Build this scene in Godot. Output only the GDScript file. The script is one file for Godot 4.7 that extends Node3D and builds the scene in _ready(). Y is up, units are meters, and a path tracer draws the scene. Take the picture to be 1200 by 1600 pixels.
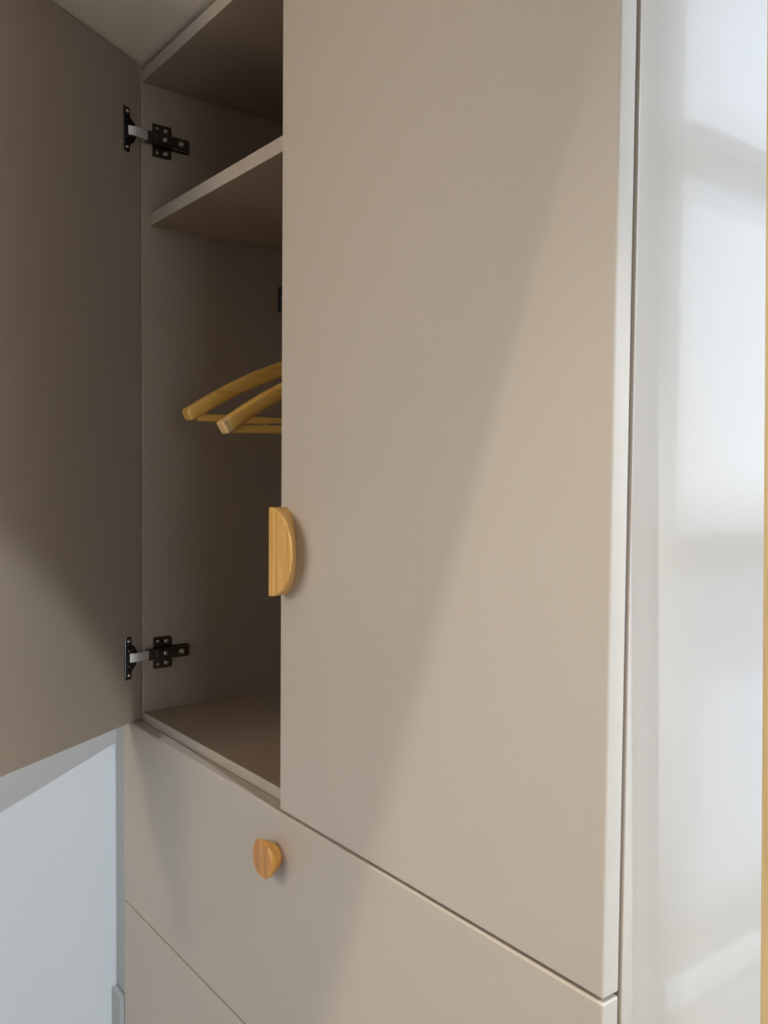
extends Node3D

# All measures in metres. Origin: lower front right corner of the wardrobe's right door
# (x to the right along the front, y up, z out of the front towards the room).
const DOOR_W := 0.4433
const DOOR_H := 0.973
const DOOR_T := 0.018
const LEFT_IN := -0.879        # inner face of the wardrobe's left side panel
const LEFT_END := -0.906       # left end of the drawer fronts
const CARCASS_Z := -0.020      # front edges of the carcass boards
const DRAWER_H := 0.2812
const FLOOR_Y := -1.35
const ROOM_TOP := 2.25
const WALL_X := -0.945         # left wall face

var M := {}

func _ready() -> void:
	# ---- camera -------------------------------------------------------------
	var cam := Camera3D.new()
	cam.name = "camera"
	cam.fov = 60.88
	cam.near = 0.02
	cam.far = 200.0
	var yaw := 0.9135
	var pitch := -0.0388
	var roll := 0.0084
	cam.transform = Transform3D(Basis(Vector3.UP, yaw) * Basis(Vector3.RIGHT, pitch) * Basis(Vector3.BACK, roll), Vector3(0.3805, 0.368, 0.4929))
	add_child(cam, true)
	cam.current = true
	# ---- sky, exposure --------------------------------------------------------
	var sky_mat := ProceduralSkyMaterial.new()
	sky_mat.sky_top_color = Color(0.83, 0.90, 0.98)
	sky_mat.sky_horizon_color = Color(0.915, 0.95, 0.99)
	sky_mat.ground_horizon_color = Color(0.915, 0.95, 0.99)
	sky_mat.ground_bottom_color = Color(0.60, 0.60, 0.60)
	sky_mat.sun_angle_max = 0.0
	sky_mat.sky_energy_multiplier = 1.0
	var sky := Sky.new()
	sky.sky_material = sky_mat
	var env := Environment.new()
	env.background_mode = Environment.BG_SKY
	env.sky = sky
	env.background_energy_multiplier = 3.9
	env.tonemap_mode = Environment.TONE_MAPPER_LINEAR
	env.tonemap_exposure = 1.93
	env.sdfgi_enabled = true
	env.ssao_enabled = true
	env.ssil_enabled = true
	var we := WorldEnvironment.new()
	we.name = "environment"
	we.environment = env
	add_child(we, true)
	make_materials()
	build_room()
	build_lamps()
	build_wardrobe()
	build_hangers()
	build_post()

# ============================================================ materials
func lin(r: float, g: float, b: float) -> Color:
	return Color(r, g, b).linear_to_srgb()

func mat(c: Color, rough: float, metal := 0.0) -> StandardMaterial3D:
	var m := StandardMaterial3D.new()
	m.albedo_color = c
	m.roughness = rough
	m.metallic = metal
	return m

func grain_image(seed_v: int, light: Color, dark: Color, rings: float, pores: float) -> ImageTexture:
	# straight wood grain running along the v axis
	var n := 256
	var rng := RandomNumberGenerator.new()
	rng.seed = seed_v
	var slow := FastNoiseLite.new()
	slow.seed = seed_v
	slow.frequency = 0.02
	slow.fractal_octaves = 3
	var fine := FastNoiseLite.new()
	fine.seed = seed_v + 7
	fine.frequency = 0.11
	fine.fractal_octaves = 2
	var img := Image.create(n, n, true, Image.FORMAT_RGB8)
	for y in n:
		for x in n:
			var wob := slow.get_noise_2d(x * 0.6, y * 0.12) * 5.0
			var ring := 0.5 + 0.5 * sin((x * rings / n) * TAU + wob)
			var pore: float = clamp(fine.get_noise_2d(x * 3.2, y * 0.16) * 1.6, 0.0, 1.0)
			var tone := slow.get_noise_2d(x * 1.3 + 300.0, y * 0.05) * 0.35
			var k: float = clamp(ring * ring * 0.55 + pore * pores + tone, 0.0, 1.0)
			img.set_pixel(x, y, light.lerp(dark, k))
	img.generate_mipmaps()
	return ImageTexture.create_from_image(img)

func wood(tex: Texture2D, rough: float) -> StandardMaterial3D:
	var m := mat(Color.WHITE, rough)
	m.albedo_texture = tex
	return m

func make_materials() -> void:
	var greige := lin(0.51, 0.445, 0.37)
	M.lacquer = mat(greige, 0.5)
	M.board = mat(greige, 0.55)
	M.shaded_board = mat(lin(0.35, 0.268, 0.20), 0.6)  # greige boards darkened and browned: the interior shade is in this colour
	M.gloss = mat(greige, 0.16)
	M.gloss.clearcoat_enabled = true
	M.gloss.metallic_specular = 0.56
	M.gloss.clearcoat = 0.45
	M.gloss.clearcoat_roughness = 0.03
	M.wall = mat(lin(0.64, 0.665, 0.68), 0.75)
	M.wall_far = mat(lin(0.62, 0.60, 0.57), 0.8)
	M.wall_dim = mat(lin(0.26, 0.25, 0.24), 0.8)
	M.filler = mat(lin(0.40, 0.42, 0.43), 0.7)
	M.soffit = mat(lin(0.86, 0.77, 0.64), 0.8)
	M.ceiling = mat(lin(0.78, 0.77, 0.74), 0.8)
	M.floor = mat(lin(0.55, 0.48, 0.40), 0.5)
	M.ground = mat(lin(0.50, 0.51, 0.53), 0.9)
	M.frame = mat(lin(0.62, 0.56, 0.50), 0.5)
	M.blind = mat(Color(0.78, 0.83, 0.90, 0.25), 0.8)
	M.blind.transparency = BaseMaterial3D.TRANSPARENCY_ALPHA
	M.glass = mat(Color(0.93, 0.96, 0.97, 0.06), 0.0)
	M.glass.transparency = BaseMaterial3D.TRANSPARENCY_ALPHA
	M.dim_sheet = mat(Color(0.80, 0.84, 0.88, 0.30), 0.6)  # see-through sheet, added to dim the passage window
	M.dim_sheet.transparency = BaseMaterial3D.TRANSPARENCY_ALPHA
	M.frosted = mat(Color(0.68, 0.73, 0.80, 0.42), 0.3)
	M.frosted.transparency = BaseMaterial3D.TRANSPARENCY_ALPHA
	M.dark_metal = mat(lin(0.20, 0.195, 0.19), 0.22, 1.0)
	M.bright_metal = mat(lin(0.72, 0.70, 0.66), 0.25, 1.0)
	M.satin_metal = mat(lin(0.78, 0.74, 0.67), 0.5, 0.75)
	M.black = mat(lin(0.015, 0.015, 0.015), 0.5)
	M.rail = mat(lin(0.10, 0.10, 0.10), 0.35, 1.0)
	M.strip = mat(lin(0.22, 0.20, 0.17), 0.45)
	M.oak = wood(grain_image(11, lin(0.80, 0.47, 0.15), lin(0.56, 0.29, 0.07), 5.0, 0.8), 0.45)
	M.knob = wood(grain_image(23, lin(0.64, 0.30, 0.066), lin(0.40, 0.155, 0.03), 3.0, 0.55), 0.4)
	M.hanger = wood(grain_image(31, lin(0.92, 0.54, 0.13), lin(0.80, 0.39, 0.08), 2.0, 0.35), 0.35)
	M.tip = wood(grain_image(37, lin(0.86, 0.58, 0.27), lin(0.76, 0.46, 0.18), 3.0, 0.3), 0.5)
	M.post = wood(grain_image(47, lin(0.74, 0.56, 0.29), lin(0.52, 0.34, 0.14), 5.0, 0.6), 0.5)

# ============================================================ mesh helpers
func st_new() -> SurfaceTool:
	var st := SurfaceTool.new()
	st.begin(Mesh.PRIMITIVE_TRIANGLES)
	return st

func commit(called: String, st: SurfaceTool, m: Material, parent: Node) -> MeshInstance3D:
	var o := MeshInstance3D.new()
	o.name = called
	o.mesh = st.commit()
	o.material_override = m
	o.cast_shadow = GeometryInstance3D.SHADOW_CASTING_SETTING_ON
	parent.add_child(o, true)
	return o

func struct(called: String, st: SurfaceTool, m: Material, parent: Node = self) -> MeshInstance3D:
	var o := commit(called, st, m, parent)
	if parent == self:
		o.set_meta("kind", "structure")
	return o

func thing(called: String, label: String, category: String, at := Vector3.ZERO, group := "") -> Node3D:
	var o := Node3D.new()
	o.name = called
	add_child(o, true)
	o.position = at
	o.set_meta("label", label)
	o.set_meta("category", category)
	if group != "":
		o.set_meta("group", group)
	return o

func vert(st: SurfaceTool, p: Vector3, n: Vector3, uv := Vector2.ZERO) -> void:
	st.set_normal(n)
	st.set_uv(uv)
	st.add_vertex(p)

func quad(st: SurfaceTool, a: Vector3, b: Vector3, c: Vector3, d: Vector3, n: Vector3) -> void:
	# flat quad, wound so that n is its front
	var fl := (b - a).cross(c - a).dot(n) > 0.0
	var o: Array = [a, c, b, a, d, c] if fl else [a, b, c, a, c, d]
	for p in o:
		vert(st, p, n, wood_uv(p))

var uv_mode := 0        # 0: grain up, 1: grain along z
var uv_scale := Vector2(9.0, 3.0)
func wood_uv(p: Vector3) -> Vector2:
	if uv_mode == 1:
		return Vector2((p.x + p.y) * uv_scale.x, p.z * uv_scale.y)
	return Vector2((p.x + p.z) * uv_scale.x, p.y * uv_scale.y)

func rbox(st: SurfaceTool, lo: Vector3, hi: Vector3, r := 0.0015, k := 3, xf := Transform3D.IDENTITY) -> void:
	# box with rounded edges, faces flat
	var c := (lo + hi) * 0.5
	var h := (hi - lo) * 0.5
	r = min(r, min(h.x, min(h.y, h.z)) * 0.98)
	var core := h - Vector3(r, r, r)
	var tv: Array = []
	for i in k + 1:
		tv.append([-1.0, -tan(PI / 4.0 * (1.0 - float(i) / k))])
	for i in k + 1:
		tv.append([1.0, tan(PI / 4.0 * float(i) / k)])
	for axis in 3:
		var a1 := (axis + 1) % 3
		var a2 := (axis + 2) % 3
		for s in [-1.0, 1.0]:
			var g: Array = []
			for i in tv.size():
				var row: Array = []
				for j in tv.size():
					var d := Vector3.ZERO
					d[axis] = s
					d[a1] = tv[i][1]
					d[a2] = tv[j][1]
					d = d.normalized()
					var b := Vector3.ZERO
					b[axis] = s * core[axis]
					b[a1] = tv[i][0] * core[a1]
					b[a2] = tv[j][0] * core[a2]
					row.append([c + b + d * r, d])
				g.append(row)
			for i in tv.size() - 1:
				for j in tv.size() - 1:
					var q: Array = [g[i][j], g[i + 1][j], g[i + 1][j + 1], g[i][j + 1]]
					var o: Array = [0, 2, 1, 0, 3, 2] if s > 0.0 else [0, 1, 2, 0, 2, 3]
					for e in o:
						vert(st, xf * q[e][0], (xf.basis * q[e][1]).normalized(), wood_uv(q[e][0]))

func box(st: SurfaceTool, lo: Vector3, hi: Vector3) -> void:
	quad(st, Vector3(lo.x, lo.y, hi.z), Vector3(hi.x, lo.y, hi.z), hi, Vector3(lo.x, hi.y, hi.z), Vector3.BACK)
	quad(st, lo, Vector3(hi.x, lo.y, lo.z), Vector3(hi.x, hi.y, lo.z), Vector3(lo.x, hi.y, lo.z), Vector3.FORWARD)
	quad(st, lo, Vector3(lo.x, hi.y, lo.z), Vector3(lo.x, hi.y, hi.z), Vector3(lo.x, lo.y, hi.z), Vector3.LEFT)
	quad(st, Vector3(hi.x, lo.y, lo.z), Vector3(hi.x, hi.y, lo.z), hi, Vector3(hi.x, lo.y, hi.z), Vector3.RIGHT)
	quad(st, lo, Vector3(hi.x, lo.y, lo.z), Vector3(hi.x, lo.y, hi.z), Vector3(lo.x, lo.y, hi.z), Vector3.DOWN)
	quad(st, Vector3(lo.x, hi.y, lo.z), Vector3(hi.x, hi.y, lo.z), hi, Vector3(lo.x, hi.y, hi.z), Vector3.UP)

func slab(called: String, lo: Vector3, hi: Vector3, m: Material) -> MeshInstance3D:
	var st := st_new()
	box(st, lo, hi)
	return struct(called, st, m)

func plate(st: SurfaceTool, pts: PackedVector2Array, o: Vector3, u: Vector3, v: Vector3, n: Vector3, t: float, bev := 0.0004) -> void:
	# polygon pts in the (u, v) plane at o, thickened by t along n, with a chamfered front rim
	var tri := Geometry2D.triangulate_polygon(pts)
	var inner := Geometry2D.offset_polygon(pts, -bev)
	var ip: PackedVector2Array = inner[0] if inner.size() > 0 else pts
	if ip.size() != pts.size():
		ip = pts
	# match the start of the inset ring to the outline
	var off := 0
	var best := 1e9
	for i in ip.size():
		var dd := ip[i].distance_to(pts[0])
		if dd < best:
			best = dd
			off = i
	var q: PackedVector2Array = []
	for i in ip.size():
		q.append(ip[(i + off) % ip.size()])
	if ip.size() > 1 and q[1].distance_to(pts[1]) > q[q.size() - 1].distance_to(pts[1]):
		q = pts
	var at := func(p: Vector2, d: float) -> Vector3:
		return o + u * p.x + v * p.y + n * d
	for i in range(0, tri.size(), 3):
		var a: Vector3 = at.call(q[tri[i]], t)
		var b: Vector3 = at.call(q[tri[i + 1]], t)
		var c: Vector3 = at.call(q[tri[i + 2]], t)
		if (b - a).cross(c - a).dot(n) > 0.0:
			var sw := b
			b = c
			c = sw
		for p in [a, b, c]:
			vert(st, p, n)
		for p in [a, c, b]:
			vert(st, p - n * t, -n)
	var cen := Vector2.ZERO
	for p in pts:
		cen += p
	cen /= pts.size()
	for i in pts.size():
		var j := (i + 1) % pts.size()
		var e := pts[j] - pts[i]
		var on := Vector2(e.y, -e.x).normalized()
		if Geometry2D.is_point_in_polygon((pts[i] + pts[j]) * 0.5 + on * 0.00005, pts):
			on = -on
		var nn := (u * on.x + v * on.y).normalized()
		quad(st, at.call(pts[i], 0.0), at.call(pts[j], 0.0), at.call(pts[j], t - bev), at.call(pts[i], t - bev), nn)
		quad(st, at.call(pts[i], t - bev), at.call(pts[j], t - bev), at.call(q[j], t), at.call(q[i], t), (nn + n).normalized())

func lathe(st: SurfaceTool, prof: Array, o: Vector3, ax: Vector3, seg := 32) -> void:
	# prof: [radius, height along ax] from bottom to top, smooth per segment of the profile
	var u := ax.cross(Vector3.UP if abs(ax.y) < 0.9 else Vector3.RIGHT).normalized()
	var v := ax.cross(u).normalized()
	for i in prof.size() - 1:
		var p0: Array = prof[i]
		var p1: Array = prof[i + 1]
		var dr: float = p1[0] - p0[0]
		var dh: float = p1[1] - p0[1]
		for k in seg:
			var a0 := TAU * k / seg
			var a1 := TAU * (k + 1) / seg
			var d0 := u * cos(a0) + v * sin(a0)
			var d1 := u * cos(a1) + v * sin(a1)
			var n0 := (d0 * dh - ax * dr).normalized()
			var n1 := (d1 * dh - ax * dr).normalized()
			var c: Array = [o + d0 * p0[0] + ax * p0[1], o + d1 * p0[0] + ax * p0[1], o + d1 * p1[0] + ax * p1[1], o + d0 * p1[0] + ax * p1[1]]
			var ns: Array = [n0, n1, n1, n0]
			var fl: bool = (c[2] - c[0]).cross(c[3] - c[1]).dot(n0 + n1) > 0.0
			var od: Array = [0, 2, 1, 0, 3, 2] if fl else [0, 1, 2, 0, 2, 3]
			for e in od:
				vert(st, c[e], ns[e], wood_uv(c[e]))

func loft(st: SurfaceTool, rings: Array, closed := true, caps := true, smooth := true) -> void:
	# rings: arrays of Vector3 with equal counts
	var t := st_new()
	if smooth:
		t.set_smooth_group(1)
	else:
		t.set_smooth_group(-1)
	var n: int = rings[0].size()
	var last := n if closed else n - 1
	var cen := Vector3.ZERO
	for p in rings[0]:
		cen += p
	cen /= n
	var mid: Vector3 = (rings[0][0] + rings[0][1]) * 0.5
	var test: Vector3 = (rings[0][1] - rings[0][0]).cross(rings[1][0] - rings[0][0])
	var fl := test.dot(mid - cen) > 0.0
	for i in rings.size() - 1:
		for j in last:
			var k := (j + 1) % n
			var q: Array = [rings[i][j], rings[i][k], rings[i + 1][k], rings[i + 1][j]]
			var od: Array = [0, 2, 1, 0, 3, 2] if fl else [0, 1, 2, 0, 2, 3]
			for e in od:
				t.set_uv(wood_uv(q[e]))
				t.add_vertex(q[e])
	if caps:
		for w in 2:
			var ring: Array = rings[0] if w == 0 else rings[rings.size() - 1]
			var cc := Vector3.ZERO
			for p in ring:
				cc += p
			cc /= n
			t.set_smooth_group(-1)
			for j in n:
				var k := (j + 1) % n
				var o: Array = [cc, ring[j], ring[k]]
				if (w == 0) != fl:
					o = [cc, ring[k], ring[j]]
				for p in o:
					t.set_uv(wood_uv(p))
					t.add_vertex(p)
	t.generate_normals()
	st.append_from(t.commit(), 0, Transform3D.IDENTITY)

func tube(st: SurfaceTool, path: Array, r: float, seg := 10) -> void:
	var rings: Array = []
	var side := Vector3.RIGHT
	for i in path.size():
		var a: Vector3 = path[max(i - 1, 0)]
		var b: Vector3 = path[min(i + 1, path.size() - 1)]
		var d := (b - a).normalized()
		if abs(d.dot(side)) > 0.95:
			side = Vector3.UP
		var u := (side - d * d.dot(side)).normalized()
		var v := d.cross(u)
		var ring: Array = []
		for k in seg:
			var an := TAU * k / seg
			ring.append(path[i] + (u * cos(an) + v * sin(an)) * r)
		rings.append(ring)
	loft(st, rings)

# ============================================================ the room
func wall_x(called: String, x0: float, x1: float, z0: float, z1: float, y0: float, y1: float, hole: Rect2, m: Material) -> void:
	# wall of constant x with one opening (hole: z, y)
	var st := st_new()
	var hz1 := hole.position.x + hole.size.x
	var hy1 := hole.position.y + hole.size.y
	box(st, Vector3(x0, y0, z0), Vector3(x1, y1, hole.position.x))
	box(st, Vector3(x0, y0, hz1), Vector3(x1, y1, z1))
	box(st, Vector3(x0, hy1, hole.position.x), Vector3(x1, y1, hz1))
	if hole.position.y > y0 + 0.001:
		box(st, Vector3(x0, y0, hole.position.x), Vector3(x1, hole.position.y, hz1))
	struct(called, st, m)

func build_room() -> void:
	slab("floor", Vector3(-1.10, FLOOR_Y - 0.1, -0.12), Vector3(3.32, FLOOR_Y, 1.72), M.floor)
	slab("floor", Vector3(-1.10, FLOOR_Y - 0.1, -3.62), Vector3(1.32, FLOOR_Y, -0.12), M.floor)
	slab("ceiling", Vector3(WALL_X, 0.978, -0.62), Vector3(0.094, 1.15, 1.6), M.soffit)
	slab("ceiling", Vector3(-1.10, ROOM_TOP, -0.12), Vector3(3.32, ROOM_TOP + 0.15, 1.72), M.ceiling)
	slab("ceiling", Vector3(-1.10, ROOM_TOP, -3.62), Vector3(1.32, ROOM_TOP + 0.15, -0.12), M.ceiling)
	slab("wall_left", Vector3(WALL_X - 0.12, FLOOR_Y, -0.74), Vector3(WALL_X, ROOM_TOP, 1.72), M.wall)
	slab("wall_back", Vector3(WALL_X, FLOOR_Y, -0.74), Vector3(0.0, ROOM_TOP, -0.62), M.wall)
	slab("wall_inner", Vector3(-0.12, FLOOR_Y, -3.5), Vector3(0.0, ROOM_TOP, -0.74), M.wall_far)
	slab("wall_far", Vector3(-0.12, FLOOR_Y, -3.62), Vector3(1.32, ROOM_TOP, -3.5), M.wall_far)
	wall_x("wall_passage", 1.2, 1.32, -3.5, -1.65, FLOOR_Y, ROOM_TOP, Rect2(-3.3, FLOOR_Y + 0.02, 1.432, 3.52), M.wall_far)
	wall_x("wall_passage", 1.2, 1.32, -1.65, 0.0, FLOOR_Y, ROOM_TOP, Rect2(-1.52, -0.8, 1.37, 2.3), M.wall_far)
	slab("wall_return", Vector3(1.32, FLOOR_Y, -0.12), Vector3(3.32, ROOM_TOP, 0.0), M.wall_dim)
	wall_x("wall_right", 3.2, 3.32, -0.12, 1.6, FLOOR_Y, ROOM_TOP, Rect2(0.06, -0.8, 1.15, 2.1), M.wall_dim)
	# front wall (behind the camera) with a window under the loft
	var st := st_new()
	var fy0 := 0.2
	var fy1 := 0.95
	var fx0 := -0.45
	var fx1 := 0.25
	var fz := 1.6
	box(st, Vector3(WALL_X, FLOOR_Y, fz), Vector3(fx0, ROOM_TOP, fz + 0.12))
	box(st, Vector3(fx1, FLOOR_Y, fz), Vector3(3.32, ROOM_TOP, fz + 0.12))
	box(st, Vector3(fx0, FLOOR_Y, fz), Vector3(fx1, fy0, fz + 0.12))
	box(st, Vector3(fx0, fy1, fz), Vector3(fx1, ROOM_TOP, fz + 0.12))
	struct("wall_front", st, M.wall_dim)
	slab("ground", Vector3(-40, FLOOR_Y - 0.5, -40), Vector3(40, FLOOR_Y - 0.11, 40), M.ground)
	# narrow filler between the left wall and the drawers, with a thicker foot
	st = st_new()
	rbox(st, Vector3(WALL_X, -0.437, -0.022), Vector3(LEFT_END - 0.002, 0.97, -0.003), 0.001)
	rbox(st, Vector3(WALL_X, FLOOR_Y, -0.022), Vector3(LEFT_END - 0.002, -0.438, 0.006), 0.001)
	struct("trim_1", st, M.filler)
	french_window()
	plain_window("window_2", true, 1.26, -1.52, -0.15, -0.8, 1.5, 1)
	plain_window("window_4", true, 3.26, 0.06, 1.21, -0.8, 1.3, 2)
	plain_window("window_3", false, fz + 0.06, fx0, fx1, fy0, fy1, 1)

func plain_window(called: String, along_z: bool, at: float, a0: float, a1: float, y0: float, y1: float, n: int) -> void:
	var w := Node3D.new()
	w.name = called
	add_child(w, true)
	w.set_meta("kind", "structure")
	var f := 0.05
	var rect := func(p0: float, p1: float, q0: float, q1: float, t: float, nm: String, m: Material) -> void:
		var st := st_new()
		if along_z:
			rbox(st, Vector3(at - t, q0, p0), Vector3(at + t, q1, p1), 0.003, 2)
		else:
			rbox(st, Vector3(p0, q0, at - t), Vector3(p1, q1, at + t), 0.003, 2)
		commit(nm, st, m, w)
	rect.call(a0, a1, y0, y0 + f, 0.03, "frame", M.frame)
	rect.call(a0, a1, y1 - f, y1, 0.03, "frame", M.frame)
	for i in n + 1:
		var x: float = lerp(a0 + f * 0.5, a1 - f * 0.5, float(i) / n)
		rect.call(x - f * 0.5, x + f * 0.5, y0 + f, y1 - f, 0.028, "mullion", M.frame)
	for i in n:
		var xa: float = lerp(a0 + f * 0.5, a1 - f * 0.5, float(i) / n) + f * 0.5
		var xb: float = lerp(a0 + f * 0.5, a1 - f * 0.5, float(i + 1) / n) - f * 0.5
		rect.call(xa, xb, y0 + f, y1 - f, 0.002, "pane", M.glass)

func french_window() -> void:
	# tall window of the passage, the one that the glossy side panel mirrors
	var w := Node3D.new()
	w.name = "window_1"
	add_child(w, true)
	w.set_meta("kind", "structure")
	var z0 := -3.3
	var z1 := -1.868
	var part := func(nm: String, m: Material, x0: float, x1: float, za: float, zb: float, ya: float, yb: float) -> void:
		var st := st_new()
		rbox(st, Vector3(x0, ya, za), Vector3(x1, yb, zb), 0.004, 2)
		commit(nm, st, m, w)
	part.call("transom", M.frame, 1.17, 1.30, z0, z1, 1.36, 1.46)
	part.call("rail", M.frame, 1.18, 1.30, z0, z1, 0.07, 0.20)
	part.call("rail", M.frame, 1.18, 1.30, z0, z1, -1.20, -1.06)
	part.call("blind", M.blind, 1.205, 1.209, z0, z1, 1.22, 1.36)
	part.call("frosted_pane", M.frosted, 1.238, 1.246, -2.105, -1.935, -1.06, 0.07)
	part.call("frosted_pane", M.frosted, 1.238, 1.246, z0, -2.105, -0.30, 0.07)
	part.call("dimming_sheet", M.dim_sheet, 1.275, 1.277, z0 + 0.01, z1 - 0.01, -1.06, 2.15)  # added sheet that cuts the brightness of this window
	part.call("pane", M.glass, 1.24, 1.244, z0, z1, 1.46, 2.17)
	part.call("pane", M.glass, 1.24, 1.244, z0, z1, 0.20, 1.22)
	part.call("pane", M.glass, 1.24, 1.244, z0, -2.105, -1.06, -0.30)
	part.call("pane", M.glass, 1.24, 1.244, -1.935, z1, -1.06, 0.07)

func build_lamps() -> void:
	lamp("small round ceiling lamp in front of the wardrobe, beside the loft edge", Vector3(0.53, 2.25, 1.0), Vector3(0.53, 0.0, 1.0), 40.0, 2.1, Color(1.0, 0.96, 0.90))
	lamp("narrow white ceiling spotlight aimed at the low left wall", Vector3(2.45, 2.25, 0.15), Vector3(-0.945, -0.50, 0.45), 8.6, 2.9, Color(0.90, 0.96, 1.0))

	fill_pendant("added unseen fill lamp, a white globe under the loft in front of the wardrobe", Vector3(-0.58, 0.978, 1.12), 0.42, 0.085, 0.112, Color(1.0, 0.90, 0.76))  # warm fill light added out of view to brighten the wardrobe front

func fill_pendant(label: String, at: Vector3, drop: float, r: float, energy: float, c: Color) -> void:
	var t := thing("added_fill_lamp", label, "lamp", at)
	var st := st_new()
	lathe(st, [[0.0, -0.02], [0.04, -0.02], [0.045, -0.012], [0.045, -0.001], [0.0, -0.001]], Vector3.ZERO, Vector3.UP)
	commit("ceiling_cup", st, M.ceiling, t)
	st = st_new()
	tube(st, [Vector3(0, -0.015, 0), Vector3(0, -drop * 0.5, 0), Vector3(0, r * 0.98 - drop, 0)], 0.003)
	commit("cable", st, M.black, t)
	st = st_new()
	var prof: Array = []
	for i in 25:
		var a := -PI / 2.0 + PI * i / 24.0
		prof.append([r * cos(a), r * sin(a) - drop])
	lathe(st, prof, Vector3.ZERO, Vector3.UP, 36)
	var em := mat(Color(1, 1, 1), 0.3)
	em.emission_enabled = true
	em.emission = c
	em.emission_energy_multiplier = 0.6
	commit("globe", st, em, t)
	var l := OmniLight3D.new()
	l.name = "light"
	l.light_color = c
	l.light_energy = energy
	l.light_size = r * 0.9
	l.omni_range = 12.0
	l.omni_attenuation = 2.0
	l.shadow_enabled = true
	t.add_child(l, true)
	l.position = Vector3(0, -drop, 0)

func lamp(label: String, at: Vector3, aim: Vector3, cone: float, energy: float, c: Color) -> void:
	# a short turned housing with a glowing face; cone 0: shines all round
	var t := thing("ceiling_lamp", label, "lamp", at)
	var ax := Vector3.DOWN if cone == 0.0 else (aim - at).normalized()
	var o := Vector3.ZERO if cone == 0.0 else Vector3(0, -0.05, 0)
	var st := st_new()
	lathe(st, [[0.0, -0.03], [0.044, -0.03], [0.047, -0.024], [0.047, 0.024], [0.044, 0.028], [0.0, 0.028]], o, ax)
	if cone > 0.0:
		lathe(st, [[0.012, -0.05], [0.012, 0.0]], Vector3.ZERO, Vector3.UP)
	commit("housing", st, M.ceiling, t)
	st = st_new()
	lathe(st, [[0.0, 0.0285], [0.028, 0.0285], [0.026, 0.034], [0.0, 0.034]], o, ax)
	var em := mat(Color(1, 1, 1), 0.4)
	em.emission_enabled = true
	em.emission = c
	em.emission_energy_multiplier = 3.0
	commit("bulb", st, em, t)
	var l: Light3D
	if cone == 0.0:
		var om := OmniLight3D.new()
		om.omni_range = 12.0
		om.omni_attenuation = 2.0
		l = om
	else:
		var sp := SpotLight3D.new()
		sp.spot_range = 12.0
		sp.spot_attenuation = 2.0
		sp.spot_angle = cone
		sp.spot_angle_attenuation = 0.18 if cone < 20.0 else 0.6
		l = sp
	l.name = "light"
	l.light_color = c
	l.light_energy = energy
	l.light_size = 0.028
	l.shadow_enabled = true
	t.add_child(l, true)
	l.position = o + ax * 0.066
	if cone > 0.0:
		l.look_at_from_position(t.position + l.position, aim, Vector3.UP if abs(ax.y) < 0.99 else Vector3.FORWARD)

# ============================================================ the wardrobe
func board(parent: Node, called: String, lo: Vector3, hi: Vector3, m: Material, r := 0.001) -> MeshInstance3D:
	var st := st_new()
	rbox(st, lo, hi, r)
	return commit(called, st, m, parent)

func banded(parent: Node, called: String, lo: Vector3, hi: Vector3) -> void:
	# board with interior shade in its colour; front edge keeps the unshaded tone
	var b := board(parent, called, lo, hi - Vector3(0, 0, 0.001), M.shaded_board, 0.0002)
	board(b, "front_edge", Vector3(lo.x, lo.y, hi.z - 0.001), hi, M.board, 0.0004)

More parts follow.
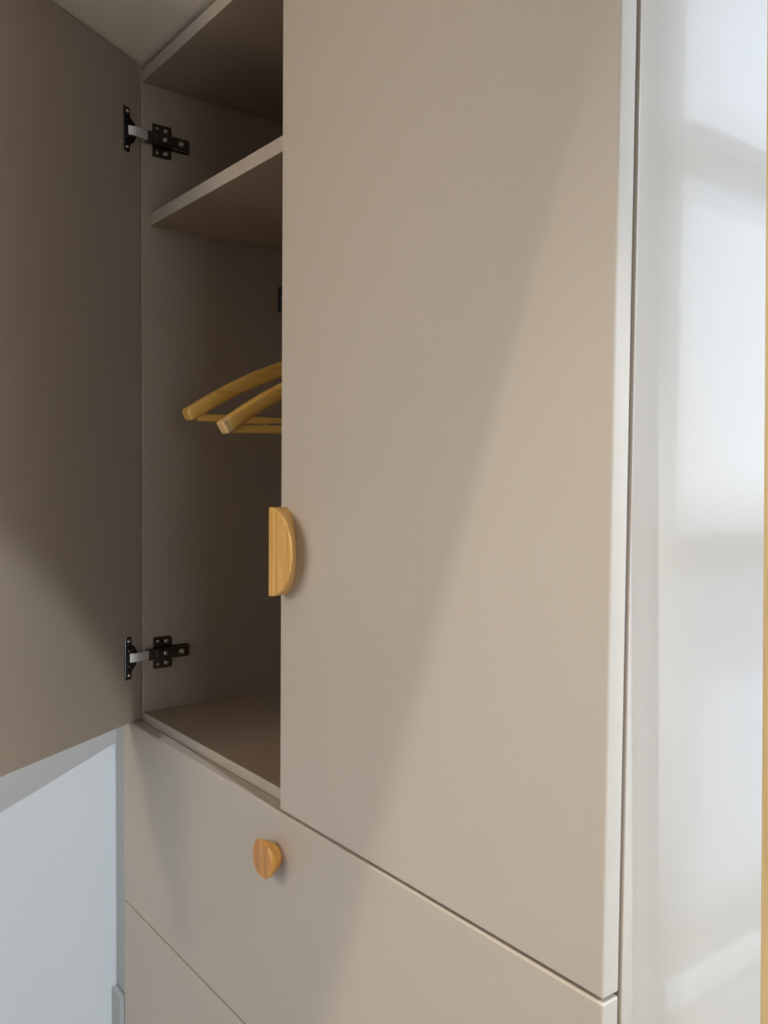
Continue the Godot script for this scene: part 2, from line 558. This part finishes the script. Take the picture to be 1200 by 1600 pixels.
func build_wardrobe() -> void:
	var w := thing("wardrobe", "greige wardrobe with its left door open, drawers below and a glossy right side", "wardrobe")
	var base := FLOOR_Y
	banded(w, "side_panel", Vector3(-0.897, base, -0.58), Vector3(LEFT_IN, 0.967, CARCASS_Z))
	var gp := board(w, "side_panel", Vector3(-0.018, base, -0.58), Vector3(0.0, 0.967, CARCASS_Z - 0.0015), M.gloss, 0.0012)
	gp.set_meta("label", "glossy side panel mirroring bright windows")
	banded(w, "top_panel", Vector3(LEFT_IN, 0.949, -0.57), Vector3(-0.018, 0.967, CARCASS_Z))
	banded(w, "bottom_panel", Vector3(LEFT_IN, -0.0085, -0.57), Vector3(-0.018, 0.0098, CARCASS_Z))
	board(w, "back_panel", Vector3(LEFT_IN, 0.0098, -0.570), Vector3(-0.018, 0.949, -0.562), M.shaded_board, 0.0005)
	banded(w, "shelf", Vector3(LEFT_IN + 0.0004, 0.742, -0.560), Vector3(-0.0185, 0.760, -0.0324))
	board(w, "plinth", Vector3(LEFT_IN, base, -0.09), Vector3(-0.018, -1.132, -0.07), M.board, 0.001)
	# clothes rail with its bracket on the left side
	var st := st_new()
	tube(st, [Vector3(LEFT_IN + 0.002, 0.662, -0.262), Vector3(-0.65, 0.662, -0.262), Vector3(-0.0188, 0.662, -0.262)], 0.009, 16)
	var rl := commit("clothes_rail", st, M.rail, w)
	st = st_new()
	rbox(st, Vector3(LEFT_IN + 0.0002, 0.641, -0.285), Vector3(LEFT_IN + 0.012, 0.682, -0.2525), 0.003)
	commit("bracket", st, M.black, rl)
	# doors
	var rd := board(w, "door", Vector3(-DOOR_W, 0.0, -DOOR_T), Vector3(0.0, DOOR_H, 0.0), M.lacquer, 0.002)
	make_handle(rd)
	var ang := 1.0145
	var d := Vector3(cos(ang), 0, sin(ang))
	var n := Vector3(sin(ang), 0, -cos(ang))
	var h := Vector3(-0.8796, 0.0, -0.0171)
	var xf := Transform3D(Basis(d, Vector3.UP, -n), h)
	st = st_new()
	rbox(st, Vector3(0, 0.0, 0.0008), Vector3(DOOR_W, DOOR_H, DOOR_T), 0.0012, 3, xf)
	var ld := commit("door", st, M.lacquer, w)
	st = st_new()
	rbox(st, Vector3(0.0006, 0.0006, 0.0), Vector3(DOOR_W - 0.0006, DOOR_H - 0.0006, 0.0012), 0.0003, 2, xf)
	commit("shaded_inner_face", st, M.shaded_board, ld)  # thin sheet whose darker colour carries the shade on the open door
	ld.set_meta("label", "left door standing open")
	make_hinge(w, 0.8688, h + d * 0.0058, d, n)
	make_hinge(w, 0.0985, h + d * 0.0058, d, n)
	# drawers
	for i in 4:
		var top := -0.003 - i * (DRAWER_H + 0.0024)
		var dr := board(w, "drawer", Vector3(LEFT_END, top - DRAWER_H, -DOOR_T), Vector3(0.0, top, 0.0), M.lacquer, 0.002)
		st = st_new()
		uv_scale = Vector2(14.0, 4.0)
		lathe(st, [[0.0, 0.0], [0.0100, 0.0], [0.0122, 0.0018], [0.0142, 0.004], [0.0163, 0.007], [0.0182, 0.0103], [0.0198, 0.0136], [0.0209, 0.0163], [0.0215, 0.0182], [0.0213, 0.0191], [0.0206, 0.0197], [0.0196, 0.0200], [0.0, 0.0200]], Vector3(-0.4478, top - 0.0495, 0.0), Vector3.BACK, 48)
		commit("knob", st, M.knob, dr)

func make_handle(door: Node) -> void:
	var x0 := -0.4342
	var yc := 0.288
	var st := st_new()
	uv_scale = Vector2(12.0, 3.0)
	# [z, reach of the curve, half height, squareness]
	var prof: Array = [[0.0, 0.0235, 0.0479, 1.0], [0.006, 0.0305, 0.0480, 1.0], [0.012, 0.0375, 0.0480, 1.0], [0.0165, 0.0432, 0.0480, 1.0], [0.0183, 0.0458, 0.0481, 1.0], [0.0192, 0.0464, 0.0480, 1.0], [0.0197, 0.0460, 0.0477, 1.0], [0.0200, 0.0448, 0.0470, 1.0]]
	var rings: Array = []
	var n := 28
	for p in prof:
		var ring: Array = []
		for i in n + 1:
			var a := -PI / 2.0 + PI * i / n
			ring.append(Vector3(x0 + p[1] * pow(max(cos(a), 0.0), p[3]), yc + p[2] * sin(a), p[0]))
		rings.append(ring)
	loft(st, rings, true, true)
	commit("handle", st, M.oak, door)

func screw(st: SurfaceTool, o: Vector3, n: Vector3, r: float) -> void:
	lathe(st, [[r, 0.0], [r, 0.0006], [r * 0.8, 0.0012], [r * 0.45, 0.0013], [r * 0.3, 0.0006], [0.0, 0.0006]], o, n, 16)

func make_hinge(w: Node, yc: float, h: Vector3, d: Vector3, n: Vector3) -> void:
	var hg := Node3D.new()
	hg.name = "hinge"
	w.add_child(hg, true)
	var X := Vector3.RIGHT
	var Y := Vector3.UP
	var wall := Vector3(LEFT_IN, yc, 0.0)
	# mounting plate on the carcass side: two wings and a tail (u = depth into the carcass)
	var u := Vector3.FORWARD
	var st := st_new()
	var pts := PackedVector2Array([Vector2(0.036, -0.024), Vector2(0.063, -0.024), Vector2(0.0655, -0.0215), Vector2(0.0655, -0.0095), Vector2(0.092, -0.0095), Vector2(0.094, -0.007), Vector2(0.094, 0.007), Vector2(0.092, 0.0095), Vector2(0.0655, 0.0095), Vector2(0.0655, 0.0215), Vector2(0.063, 0.024), Vector2(0.036, 0.024)])
	plate(st, pts, wall, u, Y, X, 0.0035, 0.0006)
	commit("mounting_plate", st, M.dark_metal, hg)
	# long arm, a channel riding on the plate
	st = st_new()
	rbox(st, Vector3(LEFT_IN + 0.0036, yc - 0.0085, -0.0900), Vector3(LEFT_IN + 0.0125, yc + 0.0085, -0.0225), 0.0014, 2)
	rbox(st, Vector3(LEFT_IN + 0.0126, yc - 0.0062, -0.0660), Vector3(LEFT_IN + 0.0140, yc + 0.0062, -0.0360), 0.0006, 2)
	commit("arm", st, M.dark_metal, hg)
	for q in [[0.0035, 0.0175, -0.0425, 0.0026], [0.0035, -0.0175, -0.0425, 0.0026], [0.0035, 0.0165, -0.0565, 0.0036], [0.0035, -0.0165, -0.0565, 0.0036], [0.0125, 0.0, -0.0775, 0.0042], [0.0140, 0.0, -0.0510, 0.0034]]:
		st = st_new()
		screw(st, wall + Vector3(q[0], q[1], q[2]), X, q[3])
		commit("screw", st, M.bright_metal, hg)
	# cup plate on the inner face of the door
	var o := h + Vector3(0, yc, 0)
	st = st_new()
	pts = PackedVector2Array([Vector2(0.0335, -0.0315), Vector2(0.0335, 0.0315), Vector2(0.0225, 0.0315), Vector2(0.0205, 0.0300), Vector2(0.0195, 0.0190), Vector2(0.0150, 0.0170), Vector2(0.0100, 0.0125), Vector2(0.0068, 0.0060), Vector2(0.0060, 0.0), Vector2(0.0068, -0.0060), Vector2(0.0100, -0.0125), Vector2(0.0150, -0.0170), Vector2(0.0195, -0.0190), Vector2(0.0205, -0.0300), Vector2(0.0225, -0.0315)])
	plate(st, pts, o, d, Y, n, 0.0024, 0.0008)
	# raised rim of the cup
	for s in [-1.0, 1.0]:
		var c: Vector3 = o + Y * s * 0.0118 + d * 0.0215
		plate(st, PackedVector2Array([Vector2(-0.011, -0.0012), Vector2(0.008, -0.0012), Vector2(0.008, 0.0012), Vector2(-0.009, 0.0012)]), c, d, Y, n, 0.0048, 0.0004)
	commit("cup_plate", st, M.dark_metal, hg)
	for s in [-1.0, 1.0]:
		st = st_new()
		screw(st, o + d * 0.0265 + Y * s * 0.0255 + n * 0.0022, n, 0.0030)
		commit("screw", st, M.bright_metal, hg)
	# bent link strap from the cup to the arm
	st = st_new()
	var a0 := o + d * 0.0235 + n * 0.0012
	var a1 := o + d * 0.0160 + n * 0.0095
	var a2 := Vector3(LEFT_IN + 0.0165, yc, -0.0120)
	var a3 := Vector3(LEFT_IN + 0.0132, yc, -0.0235)
	var pa: Array = []
	for i in 13:
		var t := i / 12.0
		pa.append(a0.bezier_interpolate(a1, a2, a3, t))
	var rings: Array = []
	for i in pa.size():
		var tg: Vector3 = (pa[min(i + 1, 12)] - pa[max(i - 1, 0)]).normalized()
		var sd := tg.cross(Y).normalized() * 0.0010
		rings.append([pa[i] - sd - Y * 0.0065, pa[i] + sd - Y * 0.0065, pa[i] + sd + Y * 0.0065, pa[i] - sd + Y * 0.0065])
	loft(st, rings, true, true, false)
	commit("link_strap", st, M.satin_metal, hg)

# ============================================================ hangers, post
func make_hanger(label: String, at: Vector3, tilt: float, drop: float, blunt: bool) -> Node3D:
	# local origin: the top of the rail where the hook rests; arms run along z
	var t := thing("clothes_hanger", label, "clothes hanger", at, "wooden clothes hangers on the rail")
	uv_mode = 1
	uv_scale = Vector2(16.0, 3.0)
	var st := st_new()
	# shaped arms: [z from centre, height of the centre line]
	var line: Array = [[0.222, -0.2205, 0.0060], [0.221, -0.2200, 0.0082], [0.218, -0.2183, 0.0096], [0.210, -0.2138, 0.0101], [0.185, -0.1985, 0.0102], [0.150, -0.1790, 0.0104], [0.110, -0.1600, 0.0108], [0.070, -0.1440, 0.0114], [0.035, -0.1330, 0.0122], [0.012, -0.1285, 0.0130], [0.0, -0.1280, 0.0130]]
	if blunt:
		# shoulders that end rounded short of the tip, on a paler tip block
		line[0] = [0.2165, -0.2175, 0.0060]
		line[1] = [0.2155, -0.2170, 0.0084]
		line[2] = [0.2125, -0.2153, 0.0098]
		line[3] = [0.2075, -0.2124, 0.0102]
	var full: Array = line.duplicate()
	for i in range(line.size() - 2, -1, -1):
		full.append([-line[i][0], line[i][1], line[i][2]])
	var rings: Array = []
	for i in full.size():
		var p := Vector3(0, full[i][1] - drop, full[i][0])
		var q0: Array = full[max(i - 1, 0)]
		var q1: Array = full[min(i + 1, full.size() - 1)]
		var tg := Vector3(0, q1[1] - q0[1], q1[0] - q0[0]).normalized()
		var up := tg.cross(Vector3.RIGHT).normalized()
		if up.y < 0.0:
			up = -up
		var hh: float = full[i][2]
		var hw := 0.0105 if i > 1 and i < full.size() - 2 else (0.0100 if i == 1 or i == full.size() - 2 else 0.0085)
		var ring: Array = []
		for k in 20:
			var a := TAU * k / 20.0
			var ca := cos(a)
			var sa := sin(a)
			ring.append(p + Vector3.RIGHT * hw * sign(ca) * pow(abs(ca), 0.5) + up * hh * sign(sa) * pow(abs(sa), 0.5))
		rings.append(ring)
	loft(st, rings)
	commit("arms", st, M.hanger, t)
	# trouser bar between the arm tips
	st = st_new()
	rbox(st, Vector3(-0.0060, -0.2275 - drop, -0.205), Vector3(0.0060, -0.2165 - drop, 0.205), 0.0025, 3)
	var bar := commit("trouser_bar", st, M.hanger, t)
	# ribbed grip on the bar
	st = st_new()
	box(st, Vector3(-0.0035, -0.2166 - drop, -0.150), Vector3(0.0035, -0.2150 - drop, 0.150))
	for i in 100:
		var z := -0.149 + i * 0.003
		box(st, Vector3(-0.0035, -0.2151 - drop, z), Vector3(0.0035, -0.2138 - drop, z + 0.0014))
	commit("ribbed_grip", st, M.strip, bar)
	if blunt:
		for sg in [-1.0, 1.0]:
			st = st_new()
			var tilt_b := Basis(Vector3.RIGHT, sg * 0.53)
			rbox(st, Vector3(-0.0100, -0.0095, -0.0085), Vector3(0.0100, 0.0095, 0.0085), 0.0030, 4, Transform3D(tilt_b, Vector3(0, -0.2172 - drop, sg * 0.2150)))
			var tp := commit("tip", st, M.tip, t)
			tp.set_meta("label", "pale end-grain tip")
	uv_mode = 0
	# wire hook
	st = st_new()
	var pth: Array = [Vector3(0, -0.118 - drop, 0), Vector3(0, -0.085 - drop, 0), Vector3(0, -0.055, 0)]
	for i in 15:
		var a := deg_to_rad(-70.0 + 250.0 * i / 14.0)
		pth.append(Vector3(0, -0.0185 + 0.0205 * sin(a), 0.0205 * cos(a)))
	tube(st, pth, 0.0016, 8)
	commit("hook", st, M.bright_metal, t)
	t.rotation.x = tilt
	return t

func build_hangers() -> void:
	make_hanger("wooden clothes hanger nearest the wardrobe's left side, further back", Vector3(-0.770, 0.6745, -0.262), 0.0, 0.0, false)
	make_hanger("wooden clothes hanger nearer the closed door, its tip lower and lighter", Vector3(-0.674, 0.6745, -0.262), 0.03, 0.014, true)

func build_post() -> void:
	var t := thing("oak_post", "slim pale oak post at the right edge beside the glossy side panel", "post", Vector3(0.1, FLOOR_Y, -0.076))
	uv_scale = Vector2(16.0, 1.2)
	var st := st_new()
	rbox(st, Vector3(0.0, 0.0, -0.030), Vector3(0.026, ROOM_TOP - FLOOR_Y, -0.0), 0.002, 3)
	commit("post", st, M.post, t)
	t.rotation.x = 0.035
